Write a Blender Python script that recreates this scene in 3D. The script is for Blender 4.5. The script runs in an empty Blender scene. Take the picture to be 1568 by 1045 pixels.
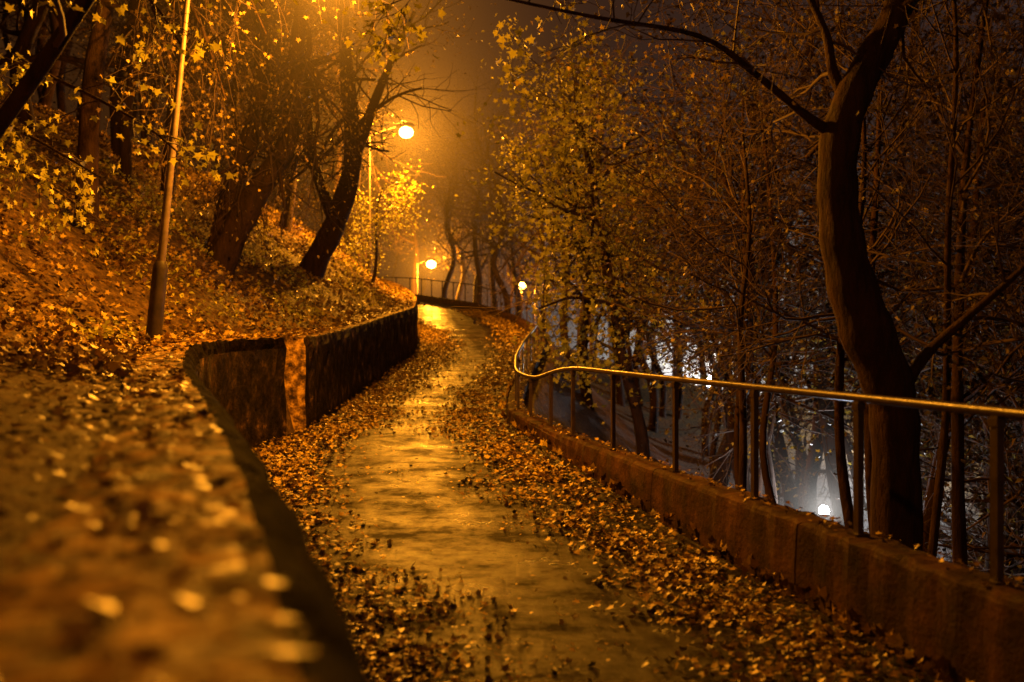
import bpy, math, random
import numpy as np
from mathutils import Vector
rng=np.random.default_rng(7)
scene=bpy.context.scene
COL=scene.collection

# ---------------------------------------------------------------- profiles (metres, y = forward)
def prof(pts,sm=0.8):
    pts=np.array(pts,float); g=np.arange(-12,140,0.1)
    v=np.interp(g,pts[:,0],pts[:,1])
    k=int(sm/0.1); 
    if k>0:
        ker=np.exp(-0.5*(np.arange(-3*k,3*k+1)/k)**2); ker/=ker.sum()
        v=np.convolve(np.pad(v,3*k,mode='edge'),ker,mode='valid')
    return lambda y: np.interp(y,g,v)
Lx=prof([(-12,3.5),(0,.07),(1.1,-.20),(3,-.74),(6,-1.70),(8,-2.4),(10,-3.0),(12,-3.5),(13.3,-3.72),(14.3,-3.75),(15.3,-3.62),(16.5,-3.40),(17.5,-3.3),(23,-3.33),(28,-3.2),(33,-3.02),(38,-3.4),(42,-4.0),(46,-5.0),(52,-6.2),(58,-8.2),(66,-13),(72,-18),(80,-24),(140,-24)],.4)
Rx=prof([(-12,5.97),(0,3.55),(5.3,2.47),(10.7,1.38),(14.7,.58),(18,-.10),(21.5,-.08),(27,.26),(34,.77),(41,.76),(49,-.1),(58,-2.2),(66,-6.0),(72,-10),(80,-16),(140,-16)],.7)
Pz=prof([(-12,-1.95),(5.3,-1.86),(7,-1.83),(10.7,-1.72),(14.7,-1.5),(18,-1.35),(21.5,-1.2),(27,-.85),(34,-.3),(41,.28),(49,.92),(58,1.75),(66,2.55),(80,3.6),(140,3.6)],1.0)
Cz=prof([(-12,-1.3),(5.3,-1.27),(10.7,-1.26),(14.7,-1.24),(18,-1.12),(21.5,-1.0),(27,-.61),(34,-.06),(41,.53),(49,1.17),(58,2.03),(66,2.83),(80,3.9),(140,3.9)],.6)
Wz=prof([(-12,-.42),(0,-.38),(3,-.36),(6,-.3),(8,-.22),(12,-.04),(16,.05),(17.5,.06),(23,.32),(33,1.02),(38,1.5),(42,1.95),(46,2.45),(56,3.3),(70,4.6),(80,5),(140,5)],.8)
Bw=prof([(-12,1.3),(9,1.3),(12,.9),(14,.5),(16,.3),(20,.25),(140,.25)],.6)
def bump(x,y):
    return (.10*np.sin(x*1.7+y*.9)+.08*np.sin(x*.8-y*1.6+1)+.05*np.sin(x*3.1+y*2.3)+.03*np.sin(5.3*x-4.1*y)+.25*np.sin(.31*x+.23*y))
def H(x,y):
    x=np.asarray(x,float); y=np.asarray(y,float)
    l=Lx(y); r=Rx(y); pz=Pz(y); wt=Wz(y); cz=Cz(y)
    z=pz-.03+0*x
    t=l-x
    a=np.clip((t-.04)/.36,0,1); zl=pz-.03+(wt-.05-(pz-.03))*a
    u=np.clip(t-.4,0,None); b=Bw(y)
    zl=zl+np.minimum(u,b)*.10
    s=np.clip(u-b,0,None); zl=zl+15*(1-np.exp(-.72*s/15))
    zl=zl+bump(x,y)*np.clip(s/2.5,0,1)*.8+bump(x*3,y*3)*.15*np.clip(u/.6,0,1)
    z=np.where(t>0,zl,z)
    tr=x-r
    fac=np.interp(y,[0,50,66,80],[1.25,1.2,.35,.3])
    s2=np.clip(tr-.5,0,None)
    drop=s2*fac+bump(x*1.3,y)*.5*np.clip(s2,0,1)
    base=cz-.22
    val=-10.0
    room=np.maximum(base-val,0.1)
    zr=base-room*(1-np.exp(-drop/room*1.15))
    zr=np.maximum(zr, np.where(tr>30,-10,-50))
    zr=np.where(tr<.15,pz-.03,zr)
    z=np.where(tr>0,zr,z)
    return z

# ---------------------------------------------------------------- materials
def mat(name):
    m=bpy.data.materials.new(name); m.use_nodes=True
    nt=m.node_tree; b=nt.nodes['Principled BSDF']; return m,nt,b
def N(nt,t,**k):
    n=nt.nodes.new(t)
    for a,v in k.items():
        if a in n.inputs.keys(): n.inputs[a].default_value=v
        else: setattr(n,a,v)
    return n
def ramp(nt,src,stops):
    r=nt.nodes.new('ShaderNodeValToRGB'); e=r.color_ramp.elements
    while len(e)<len(stops): e.new(.5)
    for i,(p,c) in enumerate(stops):
        e[i].position=p; e[i].color=(*c,1)
    nt.links.new(src,r.inputs[0]); return r
def surf(name,stops,scale=5,detail=8,rough=(.5,.9),bump=.3,bscale=None,dist=.02,spec=.4,stretch=None,specr=None):
    m,nt,b=mat(name)
    tc=N(nt,'ShaderNodeTexCoord'); src=tc.outputs['Object']
    if stretch:
        mp=N(nt,'ShaderNodeMapping'); mp.inputs['Scale'].default_value=stretch; nt.links.new(src,mp.inputs[0]); src=mp.outputs[0]
    n=N(nt,'ShaderNodeTexNoise',Scale=scale,Detail=detail,Roughness=.65); nt.links.new(src,n.inputs['Vector'])
    r=ramp(nt,n.outputs['Fac'],stops); nt.links.new(r.outputs[0],b.inputs['Base Color'])
    n2=N(nt,'ShaderNodeTexNoise',Scale=bscale or scale*4,Detail=5,Roughness=.7); nt.links.new(src,n2.inputs['Vector'])
    def mrng(s,lo,hi,a=.35,c=.65):
        mr=N(nt,'ShaderNodeMapRange'); mr.inputs['From Min'].default_value=a; mr.inputs['From Max'].default_value=c
        mr.inputs['To Min'].default_value=lo; mr.inputs['To Max'].default_value=hi; nt.links.new(s,mr.inputs[0]); return mr.outputs[0]
    nt.links.new(mrng((n if specr else n2).outputs['Fac'],*rough),b.inputs['Roughness'])
    bp=N(nt,'ShaderNodeBump',Strength=bump,Distance=dist); nt.links.new(n2.outputs['Fac'],bp.inputs['Height'])
    nt.links.new(bp.outputs[0],b.inputs['Normal'])
    b.inputs['Specular IOR Level'].default_value=spec
    if specr:
        n3=N(nt,'ShaderNodeTexNoise',Scale=2.6,Detail=9,Roughness=.75); nt.links.new(src,n3.inputs['Vector'])
        nt.links.new(mrng(n3.outputs['Fac'],specr[0],specr[1],.42,.62),b.inputs['Specular IOR Level'])
    return m
M_ground=surf('leafy_soil',[(.3,(.03,.015,.006)),(.5,(.10,.055,.015)),(.7,(.30,.18,.04))],9,8,(.6,.9),.9,22,.06)
M_asph=surf('wet_asphalt',[(.3,(.006,.004,.003)),(.7,(.022,.014,.009))],1.3,10,(.58,.25),.8,55,.03,.2,None,(.02,.24))
M_conc=surf('curb_concrete',[(.32,(.012,.006,.004)),(.5,(.045,.02,.011)),(.7,(.11,.048,.026))],3,10,(.7,.95),.7,18,.03,.2)
M_wall=surf('old_wall_render',[(.4,(.008,.005,.003)),(.53,(.028,.017,.010)),(.61,(.07,.04,.022)),(.67,(.26,.15,.07))],3.2,10,(.6,.95),1.0,12,.07,.15)
M_should=surf('shaded_wall_shoulder',[(.4,(.003,.002,.0015)),(.65,(.012,.007,.004)),(.74,(.08,.045,.015))],9,8,(.8,1.),.9,20,.05,.03)  # near-black base colour carries the shade of the wall's unlit shoulder
M_wtop=surf('mossy_top_lit_end',[(.38,(.03,.015,.006)),(.5,(.22,.12,.03)),(.62,(.70,.42,.10))],8,9,(.5,.9),.9,14,.05,.3)
M_bark=surf('bark',[(.3,(.016,.009,.006)),(.7,(.06,.03,.016))],9,6,(.7,.95),.9,14,.05,.15,(1,1,.25))
m,nt,b=mat('twig_bark'); M_twig=m; b.inputs['Base Color'].default_value=(.06,.032,.018,1); b.inputs['Roughness'].default_value=.8
M_rail=surf('painted_rail_metal',[(.3,(.02,.012,.01)),(.7,(.06,.038,.028))],12,6,(.25,.5),.25,60,.004,.5)
M_pole=surf('galvanised_pole',[(.3,(.07,.05,.035)),(.7,(.18,.13,.09))],8,6,(.4,.6),.1,30,.005,.4)
M_sleeve=surf('pole_base_paint',[(.3,(.02,.015,.01)),(.7,(.06,.04,.03))],8,6,(.4,.6),.1,30,.005,.4)
M_valley=surf('wet_park_road',[(.3,(.10,.10,.10)),(.7,(.25,.25,.25))],.4,6,(.08,.2),.25,2,.05,.5)
def leafmat(name,stops,rough=.4,trans=.35):
    m,nt,b=mat(name)
    g=N(nt,'ShaderNodeNewGeometry')
    r=ramp(nt,g.outputs['Random Per Island'],stops)
    nt.links.new(r.outputs[0],b.inputs['Base Color']); b.inputs['Roughness'].default_value=rough
    b.inputs['Specular IOR Level'].default_value=.4
    if trans>0:
        tr=N(nt,'ShaderNodeBsdfTranslucent'); nt.links.new(r.outputs[0],tr.inputs[0])
        mx=N(nt,'ShaderNodeMixShader'); mx.inputs[0].default_value=trans
        nt.links.new(b.outputs[0],mx.inputs[1]); nt.links.new(tr.outputs[0],mx.inputs[2])
        nt.links.new(mx.outputs[0],nt.nodes['Material Output'].inputs[0])
    return m
M_leafY=leafmat('yellow_maple_leaves',[(0,(.18,.17,.02)),(.4,(.44,.42,.05)),(1,(.65,.60,.09))])
M_leafO=leafmat('orange_brown_leaves',[(0,(.05,.03,.008)),(.5,(.16,.10,.018)),(1,(.42,.30,.04))])
M_leafD=leafmat('dry_brown_leaves',[(0,(.015,.009,.004)),(.6,(.04,.026,.009)),(1,(.15,.10,.025))],.6,.3)
M_litter=leafmat('wet_leaf_litter',[(0,(.03,.013,.006)),(.3,(.12,.06,.014)),(.65,(.36,.22,.035)),(1,(.62,.44,.08))],.42,0)
def emis(name,c,s):
    m=bpy.data.materials.new(name); m.use_nodes=True; nt=m.node_tree; nt.nodes.clear()
    e=nt.nodes.new('ShaderNodeEmission'); e.inputs[0].default_value=(*c,1); e.inputs[1].default_value=s
    o=nt.nodes.new('ShaderNodeOutputMaterial'); nt.links.new(e.outputs[0],o.inputs[0]); return m
SOD=(1.0,.34,.016)
M_bulb=emis('sodium_bulb',(1.0,.45,.06),60)
M_white=emis('white_bulb',(.85,.92,1.0),200)

# ---------------------------------------------------------------- mesh builder
class MB:
    def __init__(s): s.v=[];s.l=[];s.n=[];s.m=[];s.sm=[];s.o=0
    def add(s,verts,loops,sizes,mi,smooth=True):
        s.v.append(np.asarray(verts,np.float32)); s.l.append(np.asarray(loops,np.int64)+s.o)
        s.n.append(np.asarray(sizes,np.int64)); s.m.append(np.zeros(len(sizes),int)+mi); s.sm.append(np.full(len(sizes),smooth))
        s.o+=len(verts)
    def tube(s,P,R,k=6,mi=0,cap=False):
        P=np.asarray(P,float);R=np.asarray(R,float);n=len(P)
        T=np.gradient(P,axis=0); T/=np.linalg.norm(T,axis=1)[:,None]+1e-9
        ref=np.array([0.31,.2,.93]) if abs(T[:,2].mean())<.8 else np.array([1,.1,0.])
        A=np.cross(T,ref); A/=np.linalg.norm(A,axis=1)[:,None]+1e-9; B=np.cross(T,A)
        th=np.arange(k)/k*2*np.pi
        V=P[:,None]+R[:,None,None]*(A[:,None]*np.cos(th)[None,:,None]+B[:,None]*np.sin(th)[None,:,None])
        i=np.arange(n-1)[:,None]*k; j=np.arange(k)[None]; j2=(j+1)%k
        F=np.stack([i+j,i+j2,i+k+j2,i+k+j],-1).reshape(-1)
        s.add(V.reshape(-1,3),F,np.full((n-1)*k,4),mi)
        if cap:
            for e in (0,n-1): s.add(V[e],np.arange(k),[k],mi,False)
    def inst(s,tv,pos,size,A,B,C,mi):
        pos=np.asarray(pos); K=len(tv)
        V=pos[:,None]+size[:,None,None]*(tv[None,:,0,None]*A[:,None]+tv[None,:,1,None]*B[:,None]+tv[None,:,2,None]*C[:,None])
        s.add(V.reshape(-1,3),np.arange(len(pos)*K),np.full(len(pos),K),mi,False)
    def box(s,c,h,mi=0,rot=0.):
        c=np.array(c);h=np.array(h); g=np.array([[x,y,z] for z in(-1,1) for y in(-1,1) for x in(-1,1)],float)*h
        cr,sr=math.cos(rot),math.sin(rot); g=np.stack([g[:,0]*cr-g[:,1]*sr,g[:,0]*sr+g[:,1]*cr,g[:,2]],1)
        s.add(g+c,[0,2,3,1,4,5,7,6,0,1,5,4,2,6,7,3,0,4,6,2,1,3,7,5],[4]*6,mi,False)
    def mesh(s,name,mats):
        me=bpy.data.meshes.new(name)
        v=np.concatenate(s.v);l=np.concatenate(s.l);n=np.concatenate(s.n)
        me.vertices.add(len(v)); me.vertices.foreach_set('co',v.ravel())
        me.loops.add(len(l)); me.loops.foreach_set('vertex_index',l.astype(np.int32))
        me.polygons.add(len(n)); st=np.concatenate([[0],np.cumsum(n)[:-1]])
        me.polygons.foreach_set('loop_start',st.astype(np.int32))
        for m in mats: me.materials.append(m)
        me.polygons.foreach_set('material_index',np.concatenate(s.m).astype(np.int32))
        me.update(calc_edges=True)
        me.polygons.foreach_set('use_smooth',np.concatenate(s.sm).astype(bool))
        me.update()
        return me
    def obj(s,name,mats,parent=None):
        o=bpy.data.objects.new(name,s.mesh(name,mats)); COL.objects.link(o)
        if parent: o.parent=parent
        return o
def empty(name,loc=(0,0,0)):
    e=bpy.data.objects.new(name,None); e.empty_display_size=.2; e.location=loc; COL.objects.link(e); return e

MAPLE=np.array([(0,-.2),(.4,-.32),(.3,-.05),(.65,.22),(.3,.25),(0,.75),(-.3,.25),(-.65,.22),(-.3,-.05),(-.4,-.32)])
MAPLE=np.c_[MAPLE,.35*MAPLE[:,0]**2-.12*MAPLE[:,1]]
DIAM=np.array([(0,-.45,0),(.32,0,.12),(0,.6,-.05),(-.32,0,.12)],float)
def frames(nrm):
    nrm=nrm/(np.linalg.norm(nrm,axis=1)[:,None]+1e-9)
    r=rng.normal(size=nrm.shape); A=np.cross(nrm,r); A/=np.linalg.norm(A,axis=1)[:,None]+1e-9
    return A,np.cross(nrm,A),nrm
def scatter(mb,pos,size,up=1.0,tmpl=MAPLE,mi=0,droop=False):
    n=len(pos); nr=rng.normal(size=(n,3)); nr[:,2]=np.abs(nr[:,2])+up
    A,B,C=frames(nr)
    if droop:
        B=np.c_[rng.normal(size=(n,2))*.45,-np.ones(n)]; B/=np.linalg.norm(B,axis=1)[:,None]
        A=np.cross(B,rng.normal(size=(n,3))); A/=np.linalg.norm(A,axis=1)[:,None]; C=np.cross(A,B)
    mb.inst(tmpl,pos,size,A,B,C,mi)

# ---------------------------------------------------------------- terrain
tl=np.r_[0,.04,.22,.40,.55,.8,np.arange(1.1,8,.3),np.arange(8,20,.8),np.arange(20,60,4),80,120,180,260]
tc=np.linspace(.1,.9,4)
tr=np.r_[0,.15,.3,.5,.8,np.arange(1.1,14,.5),np.arange(14,31,2),40,60,90,140,220,320]
ys=np.r_[np.arange(-10,50,.35),np.arange(50,100,1.2),np.arange(100,140,6),160,200,260,360,500,700]
rows=[]
for y in ys:
    l=float(Lx(y)); r=float(Rx(y))
    xs=np.r_[(l-tl)[::-1],l+(r-l)*tc,r+tr]
    rows.append(np.c_[xs,np.full(len(xs),y),H(xs,np.full(len(xs),y))])
V=np.array(rows); nr_,nc=V.shape[:2]
i=np.arange(nr_-1)[:,None]*nc; j=np.arange(nc-1)[None]
F=np.stack([i+j,i+j+1,i+nc+j+1,i+nc+j],-1).reshape(-1)
mb=MB(); mb.add(V.reshape(-1,3),F,np.full((nr_-1)*(nc-1),4),0); mb.obj('hillside_ground',[M_ground])

# path
ys2=np.arange(-8,79,.3); rows=[]
for y in ys2:
    l=float(Lx(y)); r=float(Rx(y)); u=np.linspace(0,1,13)
    xs=l-.02+(r-l+.04)*u
    z=float(Pz(y))+.03*np.sin(u*np.pi)+.008*np.sin(xs*3+y*1.3)+.006*np.sin(xs*5-y*2.1)
    rows.append(np.c_[xs,np.full(13,y),z])
V=np.array(rows); a,b=V.shape[:2]; i=np.arange(a-1)[:,None]*b; j=np.arange(b-1)[None]
mb=MB(); mb.add(V.reshape(-1,3),np.stack([i+j,i+j+1,i+b+j+1,i+b+j],-1).reshape(-1),np.full((a-1)*(b-1),4),0)
mb.obj('asphalt_path',[M_asph])

# swept solids
def sweep(mb,y0,y1,step,fprofile,mi=0,capm=None):
    ys=np.arange(y0,y1+1e-6,step); R=[]
    for y in ys: R.append(fprofile(y))
    V=np.array(R); a,b=V.shape[:2]
    i=np.arange(a-1)[:,None]*b; j=np.arange(b)[None]; j2=(j+1)%b
    mi_=np.tile(np.asarray(mi)*np.ones(b,int),a-1)
    mb.add(V.reshape(-1,3),np.stack([i+j,i+j2,i+b+j2,i+b+j],-1).reshape(-1),np.full((a-1)*b,4),mi_,False)
    cm=capm if capm is not None else 0
    mb.add(V[0],np.arange(b)[::-1],[b],cm,False); mb.add(V[-1],np.arange(b),[b],cm,False)
def wallprof(off,sh):
    def f(y):
        l=float(Lx(y))+off; t=float(Wz(y)); p=float(Pz(y))
        w=.018*math.sin(y*5.1)+.012*math.sin(y*13.7+1)+.008*math.sin(y*31)
        v=.012*math.sin(y*7.3)+.01*math.sin(y*19)
        s=sh*max(0,1-max(0,y-7)/8)+.03
        pr=[(l+s-.02,p-.3),(l+s+.01+w*.5,p+.15),(l+s-.01+w,p+.5),(l+s-w,p+.9),(l+s+w,t-.16),(l+s*.85+v,t-.09+v*.5),(l+s*.45+v,t-.03+v),(l+.0,t+v),(l-.2,t+.012-v),(l-.42,t+v),(l-.45,p-.3)]
        return [(a,y,b) for a,b in pr]
    return f
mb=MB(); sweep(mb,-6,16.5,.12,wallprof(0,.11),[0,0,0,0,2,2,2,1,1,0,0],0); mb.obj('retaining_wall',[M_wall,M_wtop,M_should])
mb=MB(); sweep(mb,17.1,76,.2,wallprof(.10,.0),[0,0,0,0,0,0,0,1,1,0,0],1); mb.obj('retaining_wall',[M_wall,M_wtop])  # end faces take the lighter top material: lamplight put into their colour
def curbprof(y):
    r=float(Rx(y)); t=float(Cz(y)); p=float(Pz(y)); w=.008*math.sin(y*6.1)+.006*math.sin(y*17)+.004*math.sin(y*43)
    return [(a,y,b) for a,b in [(r,p-.3),(r+.0+w,p+.2),(r+.015+w,t-.05),(r+.025+w*1.5,t-.018),(r+.05+w,t+w),(r+.27,t-w),(r+.30,t-.02),(r+.31,t-1.2),(r+.3,t-1.4)]]
mb=MB(); y=-6.0
for L in [4.4,3.1,3.1,3.1,3.1,3.1,3.1]+[4]*15:
    sweep(mb,y,y+L-.02,(L-.02)/max(30,int(L*8)),curbprof); y+=L
    if y>76: break
mb.obj('concrete_curb_wall',[M_conc])

# railing
mb=MB()
Rz=prof([(-12,.93),(5,.90),(14.3,.89),(15.2,.82),(16.6,.60),(18,.60),(20,.68),(24,.76),(41,.74),(58,.95),(140,.95)],.35)
yy=np.r_[np.arange(-5,30,.25),np.arange(30,77,.6)]
P=np.c_[Rx(yy)+.16,yy,Cz(yy)+Rz(yy)]
mb.tube(P,np.full(len(P),.029),10,0)
posts=[-4,-2.2,-.4,1.4,3.1,4.5,5.75,7.15,8.75,10.55,12.6,14.4,15.6,16.9,18.1,19.4,20.8,22.3,24,25.8,27.7,29.7,32,34,36,38,40,42,44,46,48,50]+list(np.arange(51.5,76,1.5))
for y in posts:
    x=float(Rx(y))+.16; c=float(Cz(y)); h=float(Rz(y))
    sl=(float(Rx(y+.1))-float(Rx(y-.1)))/.2
    mb.box((x,y,c+h/2-.04),(.020,.032,h/2+.02),0,-math.atan(sl))
    mb.box((x,y,c+.008),(.05,.06,.009),0,-math.atan(sl))
    mb.box((x,y,c+h-.055),(.028,.04,.022),0,-math.atan(sl))
mb.obj('railing',[M_rail])

# ---------------------------------------------------------------- leaf litter
mb=MB()
n=75000
y=7+38*rng.random(n)**1.35; t=.3+13*rng.random(n)**1.2
x=Lx(y)-t
z=H(x,y)+.02+np.abs(rng.normal(size=n))*.05
vis=(x/y>-.62)&(rng.random(n)<.55+.45*np.sin(x*2.3+y*1.1)*np.sin(x*.9-y*1.7))
x,y,z=x[vis],y[vis],z[vis]
scatter(mb,np.c_[x,y,z],rng.uniform(.04,.085,len(x))*(1+y*.008),.5,MAPLE,0)
mb.obj('hillside_leaf_litter',[M_litter])
mb=MB(); n=9000
y=9+28*rng.random(n)**1.2; t=.7+5*rng.random(n); x=Lx(y)-t
ok=(np.sin(x*1.9+y*.7)+np.sin(y*1.3-x)>.2); x,y=x[ok],y[ok]
scatter(mb,np.c_[x,y,H(x,y)+.08+rng.random(len(x))*.22],rng.uniform(.05,.11,len(x)),.4,DIAM,0)
mb.obj('ground_cover_plants',[M_leafY])
mb=MB()
n=3600; y=.35+13*rng.random(n)**1.3; t=rng.uniform(.0,2.2,n); x=Lx(y)-t
z=np.where(t<.42,Wz(y)+.012,H(x,y)+.02)+np.abs(rng.normal(size=n))*.008
scatter(mb,np.c_[x,y,z],rng.uniform(.025,.05,n)*(1+.06*y),3.0,MAPLE,0)
n=3500; y=12+32*rng.random(n); t=rng.uniform(0,.45,n); x=Lx(y)-t; z=Wz(y)+.02+rng.random(n)*.02
scatter(mb,np.c_[x,y,z],rng.uniform(.04,.08,n),1.6,MAPLE,0)
mb.obj('wall_top_leaves',[M_litter])
mb=MB()
def border(n,side,width,y0,y1,pw=1.2):
    y=y0+(y1-y0)*rng.random(n)**pw
    near=[1.15,1,.85,.8] if side==0 else [.78,.85,.85,.8]
    w=width*(1+.22*np.sin(y*1.1+side)+.15*np.sin(y*2.7)+.1*np.sin(y*6.3))*np.interp(y,[4,10,16,24],near)
    t=w*rng.random(n)**1.1+np.abs(rng.normal(size=n))*.36
    x=Lx(y)+.1+t if side==0 else Rx(y)-.04-t
    ok=(x>Lx(y)+.03)&(x<Rx(y)-.03)
    ok&=(rng.random(n)<(.3 if side else .45)+.65*np.clip(.5+np.sin(x*4+y*1.9)*.6+np.sin(y*5.1-x*3)*.5,0,1))
    x,y,t=x[ok],y[ok],t[ok]
    pile=np.exp(-t/.2)*.06
    z=Pz(y)+.035+rng.random(len(x))*(.02+pile)
    scatter(mb,np.c_[x,y,z],rng.uniform(.02,.058,len(x))*(1+y*.012),1.1,MAPLE,0)
border(38000,0,.95,3.5,52,1.6); border(33000,1,.9,3,56,1.6)
n=26000; y=3.5+36*rng.random(n)**1.7; x=Lx(y)+(Rx(y)-Lx(y))*rng.random(n)
ok=rng.random(n)<np.clip(np.sin(x*2.2+y*1.3)*.5+np.sin(y*3.3-x*2)*.4+.1*np.sin(y*9),.05,1); x=x[ok];y=y[ok]; n=len(x)
scatter(mb,np.c_[x,y,Pz(y)+.041],.008+.032*rng.random(n)**2.2,2.4,MAPLE,0)
n=260; y=4+22*rng.random(n)**1.3; x=Rx(y)-.02-rng.random(n)*.10
pos=np.c_[x,y,Pz(y)+.05+rng.random(n)*.10]
B=np.c_[rng.normal(size=(n,2))*.5,np.ones(n)]; B/=np.linalg.norm(B,axis=1)[:,None]
A=np.cross(B,rng.normal(size=(n,3))); A/=np.linalg.norm(A,axis=1)[:,None]
mb.inst(MAPLE,pos,rng.uniform(.05,.10,n),A,B,np.cross(A,B),0)
n=900; y=4+30*rng.random(n); x=Rx(y)+.02+rng.random(n)**.5*.28
scatter(mb,np.c_[x,y,Cz(y)+.02],rng.uniform(.02,.055,n),1.5,MAPLE,0)
mb.obj('path_leaf_litter',[M_litter])

# ---------------------------------------------------------------- trees
def nrm(v): return v/(np.linalg.norm(v)+1e-9)
def grow(mb,p,d,L,r,depth,tips,k=5,wander=.16,trop=.05,spread=.8,minr=.004,seg=6,shrink=.62):
    pts=[p.copy()]; q=p.copy(); dd=nrm(d)
    for _ in range(seg):
        dd=nrm(dd+rng.normal(size=3)*wander+np.array([0,0,trop])); q=q+dd*L/seg; pts.append(q.copy())
    pts=np.array(pts); end=max(r*.45,minr*.7); R=np.linspace(r,end,seg+1)
    mb.tube(pts,R,8 if r>.07 else (5 if r>.02 else 3),0 if r>.03 else 1)
    if depth<=1: tips.extend(pts[2:])
    if depth==0: return
    for c in range(k):
        t=.25+.75*(c+rng.random())/k; f=t*seg; a=min(int(f),seg-1)
        base=pts[a]+(pts[a+1]-pts[a])*(f-a); dl=nrm(pts[a+1]-pts[a])
        nd=nrm(dl+rng.normal(size=3)*spread*.75); rr=max((r+(end-r)*t)*.6,minr)
        grow(mb,base,nd,L*shrink*rng.uniform(.7,1.15),rr,depth-1,tips,k,wander,trop,spread,minr,max(4,seg-1),shrink)
def smoothline(pts,rad,m=5):
    pts=np.array(pts,float); n=len(pts); u=np.arange(n); uu=np.linspace(0,n-1,(n-1)*m+1)
    out=[]
    for t in uu:
        i=min(int(t),n-2); f=t-i
        p0=pts[max(i-1,0)];p1=pts[i];p2=pts[i+1];p3=pts[min(i+2,n-1)]
        out.append(.5*((2*p1)+(-p0+p2)*f+(2*p0-5*p1+4*p2-p3)*f*f+(-p0+3*p1-3*p2+p3)*f**3))
    return np.array(out),np.interp(uu,u,rad)
def limb(mb,pts,rad,tips,kids=6,L=1.2,depth=2,start=.3,k=4,trop=.0,spread=.9,sides=12,shrink=.62):
    P,R=smoothline(pts,rad); R=R*(1+.05*np.sin(np.arange(len(R))*1.7))
    mb.tube(P,R,sides,0)
    for c in range(kids):
        i=int((start+(1-start)*(c+rng.random())/kids)*(len(P)-2)); d=nrm(P[i+1]-P[i])
        nd=nrm(d*.5+rng.normal(size=3)*spread); grow(mb,P[i],nd,L*rng.uniform(.7,1.2),max(min(R[i]*.5,L*.03),.008),depth,tips,k,.18,trop,.9,.004,5,shrink)
def foliage(mb,tips,per,size,mi,jit=.15,droop=False,tmpl=DIAM,frac=1.0):
    if not len(tips): return
    T=np.array(tips); 
    if frac<1: T=T[rng.random(len(T))<frac]
    P=np.repeat(T,per,axis=0)+rng.normal(size=(len(T)*per,3))*jit
    P[:,2]-=abs(jit)*.3
    scatter(mb,P,rng.uniform(size*.65,size*1.25,len(P)),.3,tmpl,mi,droop)
TM=[M_bark,M_twig,M_leafY,M_leafO,M_leafD]

# big leaning tree beyond the railing
mb=MB(); tips=[]
limb(mb,[(3.3,9.3,-4.6),(3.26,9.3,-2.6),(3.25,9.3,-1.0),(3.2,9.3,-.43),(2.99,9.3,.12),(2.83,9.3,.67),(2.76,9.3,1.23),(2.79,9.3,1.78),(3.02,9.35,2.33),(3.32,9.4,2.89),(3.55,9.5,4),(3.7,9.6,5.6)],[.26,.22,.2,.205,.225,.19,.165,.165,.14,.125,.1,.06],tips,7,1.8,2,.75,4)
t2=[]
limb(mb,[(2.74,9.3,1.75),(2.5,9.25,1.88),(2.02,9.2,2.25),(1.53,9.0,2.5),(.64,8.8,2.6),(-.2,8.6,2.72),(-.9,8.5,2.9)],[.07,.04,.030,.022,.016,.011,.006],t2,14,.75,2,.2,4,-.03,.8,8)
limb(mb,[(3.32,9.3,-.4),(3.5,9.25,-.1),(3.85,9.2,.23),(4.3,9.1,.67),(4.9,9,1.4)],[.06,.045,.035,.025,.015],tips,6,.8,2,.3,4)
limb(mb,[(2.9,9.35,1.9),(2.75,9.4,2.3),(2.7,9.5,2.7),(2.4,9.6,3.4)],[.06,.045,.035,.02],tips,6,1.0,2,.4,4)
t2=np.array(t2); foliage(mb,t2[t2[:,0]<.1],3,.065,2,.1,False,MAPLE,.8)
foliage(mb,t2[t2[:,0]>=.1],1,.045,3,.1,False,MAPLE,.3)
foliage(mb,tips,2,.045,4,.2,False,MAPLE,.6)
mb.obj('leaning_tree',TM)

def tree(name,x,y,h,r,lean=(0,0),lm=3,per=2,size=.07,frac=.6,k=4,kids=12,L=2.2,depth=2,start=.3,zoff=0,tmpl=DIAM,jit=.18,droop=False,trop=.02,shrink=.62):
    mb=MB(); tips=[]; z=float(H(x,y))-.3+zoff
    n=5; pts=[(x+lean[0]*h*(i/n)**1.3+rng.normal()*.05*h*.3*(i>0),y+lean[1]*h*(i/n)+rng.normal()*.04*h*.3*(i>0),z+h*i/n) for i in range(n+1)]
    limb(mb,pts,list(np.linspace(r,r*.25,n+1)),tips,kids,L,depth,start,k,trop,.85,10,shrink)
    foliage(mb,tips,per,size,lm,jit,droop,tmpl,frac)
    return mb.obj(name,TM)
tree('maple_tree',3.0,25,9.5,.17,(-.17,0),2,5,.125,.7,4,24,2.4,2,.42,0,MAPLE,.24)
tree('maple_tree',2.3,33,10,.18,(-.02,0),2,5,.12,.7,4,22,2.6,2,.3,0,DIAM,.28)
tree('maple_tree',4.8,21,10,.16,(-.14,.0),3,4,.085,.6,4,26,2.3,2,.5,0,DIAM,.22)
tree('maple_tree',7.0,27,13,.2,(-.1,.0),4,3,.10,.6,4,26,2.8,2,.45,0,DIAM,.3)
tree('maple_tree',4.4,17.5,9,.13,(-.13,.0),3,3,.07,.55,4,22,1.9,2,.55,0,MAPLE,.18)
tree('maple_tree',5.9,15.5,10,.13,(.05,.0),4,2,.065,.6,4,22,2.0,2,.55,0,MAPLE,.22)
tree('maple_tree',9.5,20,12,.16,(-.05,.0),4,3,.08,.6,4,24,2.4,2,.45,0,DIAM,.25)
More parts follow.
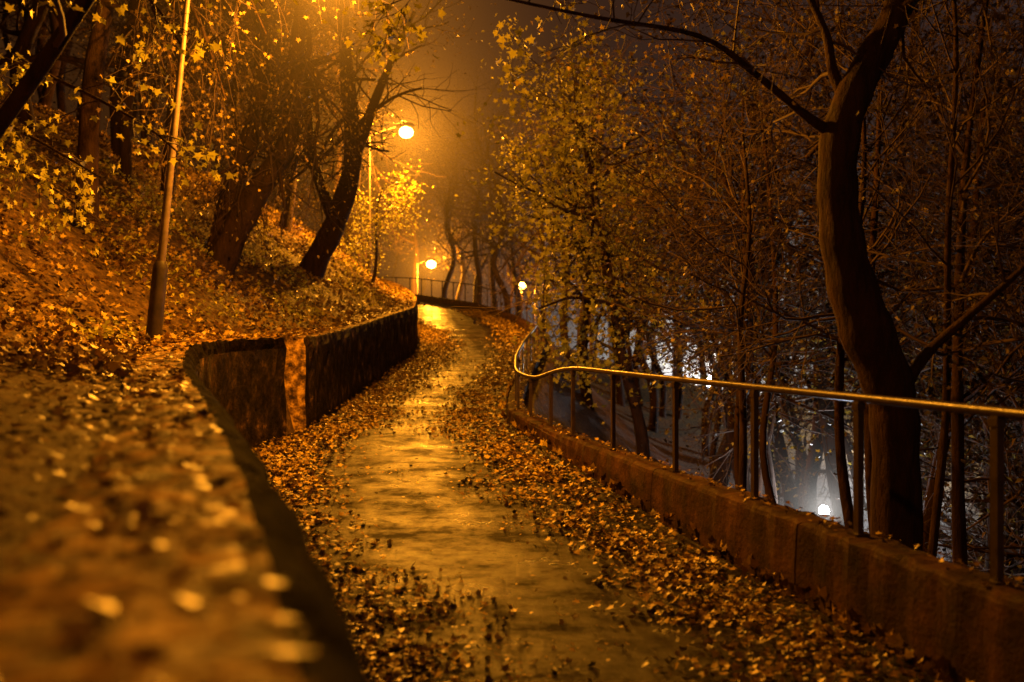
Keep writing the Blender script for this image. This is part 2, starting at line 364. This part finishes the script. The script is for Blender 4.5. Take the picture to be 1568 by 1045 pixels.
for (x,y,h,r,ln) in [(4.75,12,9,.10,(.03,0)),(4.1,10.6,9,.055,(-.01,0)),(3.56,11.6,7,.075,(.01,0)),(3.95,12.4,8,.085,(.02,0)),(6.6,14,9,.09,(.0,0)),(5.6,10.8,9,.06,(.08,0)),(2.6,12.6,5.5,.06,(.03,0)),(7.3,16.5,10,.1,(-.05,0)),(6.9,19,9,.1,(.06,0)),(4.3,18.5,8,.07,(.02,0)),(3.2,16,8,.06,(.02,0)),(3.7,15,8,.07,(-.02,0)),(5.2,22,9,.09,(.0,0)),(4.2,20.5,9,.08,(.03,0))]:
    tree('slender_tree',x,y,h,r,ln,4,2,.05,.45,4,14,1.7,2,.58,0,MAPLE,.2)

# left hillside trees
mb=MB(); tips=[]
limb(mb,[(-5.7,30,1.2),(-5.4,30,2.1),(-4.8,30,3.3),(-4.35,30,5.0),(-4.5,30,7.2),(-4.7,30,10)],[.42,.34,.3,.25,.2,.1],tips,14,2.2,2,.62,5)
limb(mb,[(-4.5,30,4.4),(-3.95,29.8,5.9),(-3.4,29.6,7.2),(-2.6,29.3,8.8)],[.2,.15,.1,.05],tips,5,1.6,2,.8,4)
limb(mb,[(-4.9,30,3.4),(-5.5,30.4,5),(-5.8,31,7),(-6,31,9)],[.18,.14,.1,.06],tips,8,2,2,.3,5)
T=np.array(tips); T=T[(T[:,0]<-3.9)|(T[:,2]>6.9)]
foliage(mb,T,2,.08,3,.25,False,DIAM,.6); mb.obj('hillside_tree',TM)
mb=MB(); tips=[]
limb(mb,[(-6.0,22,1.0),(-5.7,22,1.9),(-5.1,22,3.0),(-4.5,22,4.0),(-4.3,21.8,5.6),(-4.0,21.5,7.6)],[.36,.3,.26,.2,.15,.08],tips,14,2,2,.5,5)
limb(mb,[(-6.1,22.3,1.3),(-5.7,22.3,3),(-5.2,22.3,4.6),(-5.1,22.3,6.4),(-5.4,22,8.5)],[.26,.22,.18,.13,.07],tips,12,2,2,.4,5)
foliage(mb,tips,2,.075,3,.2,True,DIAM,.7); mb.obj('hillside_tree',TM)
mb=MB(); tips=[]
limb(mb,[(-5.2,8,-.2),(-4.4,8,.7),(-3.73,8,1.58),(-3.1,8.0,2.5),(-2.6,8,3.4)],[.12,.09,.062,.058,.04],tips,4,1,2,.7,4)
foliage(mb,tips,1,.07,2,.12,False,MAPLE,.5); mb.obj('hillside_tree',TM)
mb=MB(); tips=[]
limb(mb,[(-7.6,11.5,2.0),(-7.4,11.3,4),(-7.0,11,5.5)],[.16,.12,.08],[],0)
for pts in ([(-7.5,11.2,3.2),(-5.6,10.6,2.9),(-4.4,10.2,2.5),(-3.4,9.9,2.0),(-3.0,9.8,1.7)],
            [(-7.5,11.2,2.7),(-5.8,10.8,2.5),(-4.7,10.6,2.0),(-3.9,10.4,1.55)],
            [(-7.2,11.0,4.5),(-5.5,10.3,4.0),(-4.2,9.9,3.5),(-3.3,9.7,3.1),(-2.9,9.6,2.6)],
            [(-7.5,11.2,3.0),(-6.0,11.5,2.2),(-5.0,11.6,1.7),(-4.4,11.6,1.3)]):
    limb(mb,pts,list(np.linspace(.03,.008,len(pts))),tips,9,.6,1,.3,4,-.08,.7,6)
foliage(mb,tips,2,.07,2,.06,True,MAPLE,.6); mb.obj('overhanging_maple',TM)
mb=MB(); tips=[]
limb(mb,[(-6.2,16,1.8),(-6,15.8,4),(-5.2,15.3,6.5),(-4.2,14.8,8)],[.17,.14,.1,.06],[],0)
for pts in ([(-5.2,15.3,6.4),(-4.4,14.8,5.8),(-3.7,14.5,5.0),(-3.2,14.3,4.0)],
            [(-5.6,15.5,5.6),(-4.8,15,5.2),(-4.2,14.7,4.3),(-3.8,14.6,3.2)],
            [(-4.8,15.1,7),(-3.7,14.4,6.6),(-2.8,14,5.8),(-2.3,13.8,4.6)],
            [(-5.8,15.6,4.8),(-5.0,15.2,4.4),(-4.6,15,3.6),(-4.5,14.9,2.6)]):
    limb(mb,pts,list(np.linspace(.04,.01,len(pts))),tips,13,1.2,1,.2,5,-.25,.6,6)
foliage(mb,tips,2,.055,3,.08,True,MAPLE,.75); mb.obj('weeping_branch_tree',TM)
tree('hillside_tree',-9.5,19,9,.2,(.1,0),4,3,.08,.8,4,18,2.6,2,.25,0,DIAM,.25)
tree('hillside_tree',-8.5,14.5,7,.14,(.1,-.05),4,3,.07,.8,4,16,1.8,2,.3,0,MAPLE,.2)
tree('hillside_tree',-7.5,36,9,.22,(.05,0),3,3,.1,.7,4,18,2.6,2,.3)
tree('hillside_tree',-11,25,9,.22,(.12,0),4,3,.09,.7,4,20,2.8,2,.2)
tree('hillside_tree',-8.8,28,10,.22,(.05,0),4,3,.09,.7,4,18,2.6,2,.3)
tree('maple_tree',-4.7,36.5,3.4,.07,(.14,-.1),2,3,.10,.7,4,14,1.0,2,.35,0,DIAM,.2)

# distant woods : shared tree meshes under one parent
woods=empty('distant_trees')
variants=[]
for v in range(4):
    mb=MB(); tips=[]; h=11
    pts=[(rng.normal()*.2*(i>0)+ .08*v*i*(1 if v%2 else -1),rng.normal()*.2*(i>0),h*i/6) for i in range(7)]
    limb(mb,pts,list(np.linspace(.19,.04,7)),tips,24,2.8,2,.38,4,.05,.8,7)
    foliage(mb,tips,2,.11,3 if v%2 else 4,.35,False,DIAM,[.3,.8,.5,.8][v])
    variants.append(mb.mesh('bare_tree_mesh_%d'%v,TM))
cnt=0
def plant(x,y,sc,v=None):
    global cnt
    o=bpy.data.objects.new('bare_tree_%d'%cnt,variants[rng.integers(4) if v is None else v]); COL.objects.link(o); o.parent=woods
    o.location=(x,y,float(H(x,y))-.2); o.rotation_euler=(rng.normal()*.06,rng.normal()*.06,rng.random()*6.28); o.scale=(sc,sc,sc*rng.uniform(.9,1.25)); cnt+=1
for _ in range(40):
    y=rng.uniform(19,62); t=rng.uniform(4.0,24); plant(float(Rx(y))+t,y,rng.uniform(.85,1.4))
for _ in range(40):
    y=rng.uniform(68,115); plant(rng.uniform(-20,16),y,rng.uniform(.9,1.6))
for _ in range(30):
    y=rng.uniform(20,62); t=rng.uniform(4,20); plant(float(Lx(y))-t,y,rng.uniform(.7,1.2))
for (x,y,v) in [(1.6,52,0),(-.3,58,2),(2.5,47,0),(-2.2,64,0),(-4.3,71,2),(.5,68,1),(-7,47,0),(-8,52,2),(2.6,42,0),(-.8,70,0),(-3,74,2),(-6.5,42,0)]: plant(x,y,1.05,v)
for _ in range(14):
    y=rng.uniform(13,20); plant(y*rng.uniform(.40,.62)+1.5,y,rng.uniform(.8,1.1))

# ---------------------------------------------------------------- lamps
def halo(parent,loc,R,col,k):  # self-emitting volume standing in for lamp light scattered in mist
    m=bpy.data.materials.new('emissive_glow'); m.use_nodes=True; nt=m.node_tree; nt.nodes.clear()
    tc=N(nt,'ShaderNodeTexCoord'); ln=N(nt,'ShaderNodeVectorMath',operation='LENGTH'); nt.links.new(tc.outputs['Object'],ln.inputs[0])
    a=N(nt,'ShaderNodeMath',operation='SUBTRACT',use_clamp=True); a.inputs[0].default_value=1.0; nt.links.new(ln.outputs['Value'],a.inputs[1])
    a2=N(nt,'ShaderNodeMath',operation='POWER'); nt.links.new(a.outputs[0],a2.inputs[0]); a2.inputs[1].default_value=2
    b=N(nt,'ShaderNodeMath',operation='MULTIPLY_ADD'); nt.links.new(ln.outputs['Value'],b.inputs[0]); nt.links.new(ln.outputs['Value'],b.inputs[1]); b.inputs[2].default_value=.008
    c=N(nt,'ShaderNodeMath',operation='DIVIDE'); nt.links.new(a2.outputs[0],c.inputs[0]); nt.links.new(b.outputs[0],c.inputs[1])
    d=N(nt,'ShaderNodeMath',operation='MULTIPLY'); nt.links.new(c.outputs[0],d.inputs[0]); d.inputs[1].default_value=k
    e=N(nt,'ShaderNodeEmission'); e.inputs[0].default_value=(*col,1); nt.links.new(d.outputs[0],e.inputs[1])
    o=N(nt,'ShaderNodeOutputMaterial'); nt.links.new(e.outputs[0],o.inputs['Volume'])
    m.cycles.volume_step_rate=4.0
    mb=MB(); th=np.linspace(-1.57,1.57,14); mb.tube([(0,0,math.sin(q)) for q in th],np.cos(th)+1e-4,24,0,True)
    ob=mb.obj('emissive_glow',[m],parent); ob.location=loc; ob.scale=(R,R,R)
def street_lamp(x,y,ztop,lean,armv,energy,r=.055,col=SOD,bulb=None,bs=.13,sleeve=True,size=.12,hR=8,hk=.004):
    zb=float(H(x,y))-.1; e=empty('street_lamp',(x,y,zb)); h=ztop-zb
    top=np.array([lean*h,0,h]); a=np.array(armv,float)
    mb=MB(); mb.tube([(lean*h*t,0,h*t) for t in np.linspace(0,1,8)],np.linspace(r*1.05,r*.6,8),12,0,True); mb.obj('pole',[M_pole],e)
    if sleeve:
        mb=MB(); mb.tube([(lean*z,0,z) for z in (0,.4,1.0,1.05,1.1)],[r*1.7,r*1.65,r*1.6,r*1.5,r*1.1],14,0,True); mb.obj('base_sleeve',[M_sleeve],e)
    mb=MB(); mb.tube([top+a*t+np.array([0,0,.25*math.sin(t*1.5)]) for t in np.linspace(-.02,1,7)],np.full(7,r*.5),8,0,True); mb.obj('arm',[M_pole],e)
    tip=top+a+np.array([0,0,.25]); mb=MB(); u=a/np.linalg.norm(a)
    mb.tube([tip-u*.15,tip-u*.05,tip+u*.1,tip+u*.35,tip+u*.5,tip+u*.56],[.03,.08,.12,.12,.09,.02],12,0,True); mb.obj('lamp_head',[M_sleeve],e)
    bp=tip+u*.25+np.array([0,0,-.10-bs*.5])
    mb=MB(); th=np.linspace(-1.5,1.5,8); mb.tube([bp+np.array([0,0,bs*.8*math.sin(q)]) for q in th],bs*np.cos(th),14,0); mb.obj('bulb',[bulb or M_bulb],e)
    ld=bpy.data.lights.new('lamp_light','POINT'); ld.energy=energy; ld.color=col; ld.shadow_soft_size=size
    lo=bpy.data.objects.new('lamp_light',ld); COL.objects.link(lo); lo.parent=e; lo.location=tuple(bp+np.array([0,0,-bs-.12]))
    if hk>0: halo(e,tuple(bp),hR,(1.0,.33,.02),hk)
    return e
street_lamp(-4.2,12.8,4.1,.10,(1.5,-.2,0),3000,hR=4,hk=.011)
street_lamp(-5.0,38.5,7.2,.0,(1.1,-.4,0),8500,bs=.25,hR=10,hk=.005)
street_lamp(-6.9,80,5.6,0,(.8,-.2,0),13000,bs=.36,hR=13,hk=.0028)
street_lamp(1.6,76,3.8,0,(-.7,-.2,0),7000,bs=.32,hk=0)
street_lamp(-3.6,-4.5,4.4,.0,(1.3,.2,0),600,hk=0)  # lamp added unseen behind the camera to light near wall and litter
def park_light(x,y,z,e,bs,hR,hk):
    zb=float(H(x,y)); em=empty('park_light',(x,y,zb)); h=max(z-zb,.4)
    mb=MB(); mb.tube([(0,0,-.2),(0,0,h*.5),(0,0,h-.1)],[.05,.04,.03],8,0,True); mb.obj('post',[M_sleeve],em)
    mb=MB(); mb.tube([(0,0,h-.12),(0,0,h-.1),(0,0,h-bs*.5)],[.02,bs*.9,bs*1.05],10,0,True); mb.obj('collar',[M_sleeve],em)
    mb=MB(); th=np.linspace(-1.5,1.5,8); mb.tube([(0,0,h+bs*math.sin(q)) for q in th],bs*np.cos(th),12,0); mb.obj('globe',[M_white],em)
    ld=bpy.data.lights.new('globe_light','POINT'); ld.energy=e; ld.color=(.9,.93,1); ld.shadow_soft_size=.1
    lo=bpy.data.objects.new('globe_light',ld); COL.objects.link(lo); lo.parent=em; lo.location=(0,0,h+bs+.1)
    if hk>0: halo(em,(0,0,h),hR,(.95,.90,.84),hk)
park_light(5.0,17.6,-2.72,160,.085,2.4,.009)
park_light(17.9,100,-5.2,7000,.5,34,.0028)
park_light(9.5,75,-5.5,2500,.12,14,0)
park_light(22,62,-5,5000,.15,14,0)
park_light(46,105,-5,4000,.2,14,0)
mb=MB(); mb.add([(4,58,-9.9),(70,58,-9.9),(120,130,-9.9),(4,130,-9.9)],[0,1,2,3],[4],0,False); mb.obj('park_road',[M_valley])

# world
w=bpy.data.worlds.new('World'); scene.world=w; w.use_nodes=True; nt=w.node_tree; bg=nt.nodes['Background']
tc=nt.nodes.new('ShaderNodeTexCoord'); sx=nt.nodes.new('ShaderNodeSeparateXYZ'); nt.links.new(tc.outputs['Generated'],sx.inputs[0])
r=nt.nodes.new('ShaderNodeValToRGB'); e=r.color_ramp.elements
e[0].position=.4; e[0].color=(.05,.017,.004,1); e[1].position=.72; e[1].color=(.034,.020,.018,1)
mr=nt.nodes.new('ShaderNodeMapRange'); mr.inputs['From Min'].default_value=-1; mr.inputs['From Max'].default_value=1
nt.links.new(sx.outputs[0],mr.inputs[0]); nt.links.new(mr.outputs[0],r.inputs[0]); nt.links.new(r.outputs[0],bg.inputs[0]); bg.inputs[1].default_value=.8

# camera
cd=bpy.data.cameras.new('camera'); cam=bpy.data.objects.new('camera',cd); COL.objects.link(cam); scene.camera=cam
cam.location=(0,0,0); cam.rotation_euler=(math.radians(90),0,0); cd.sensor_width=36; cd.lens=38.6; cd.clip_end=2000; cd.clip_start=.05
cd.dof.use_dof=True; cd.dof.focus_distance=13; cd.dof.aperture_fstop=1.4
scene.view_settings.view_transform='Standard'; scene.view_settings.look='None'; scene.view_settings.exposure=0
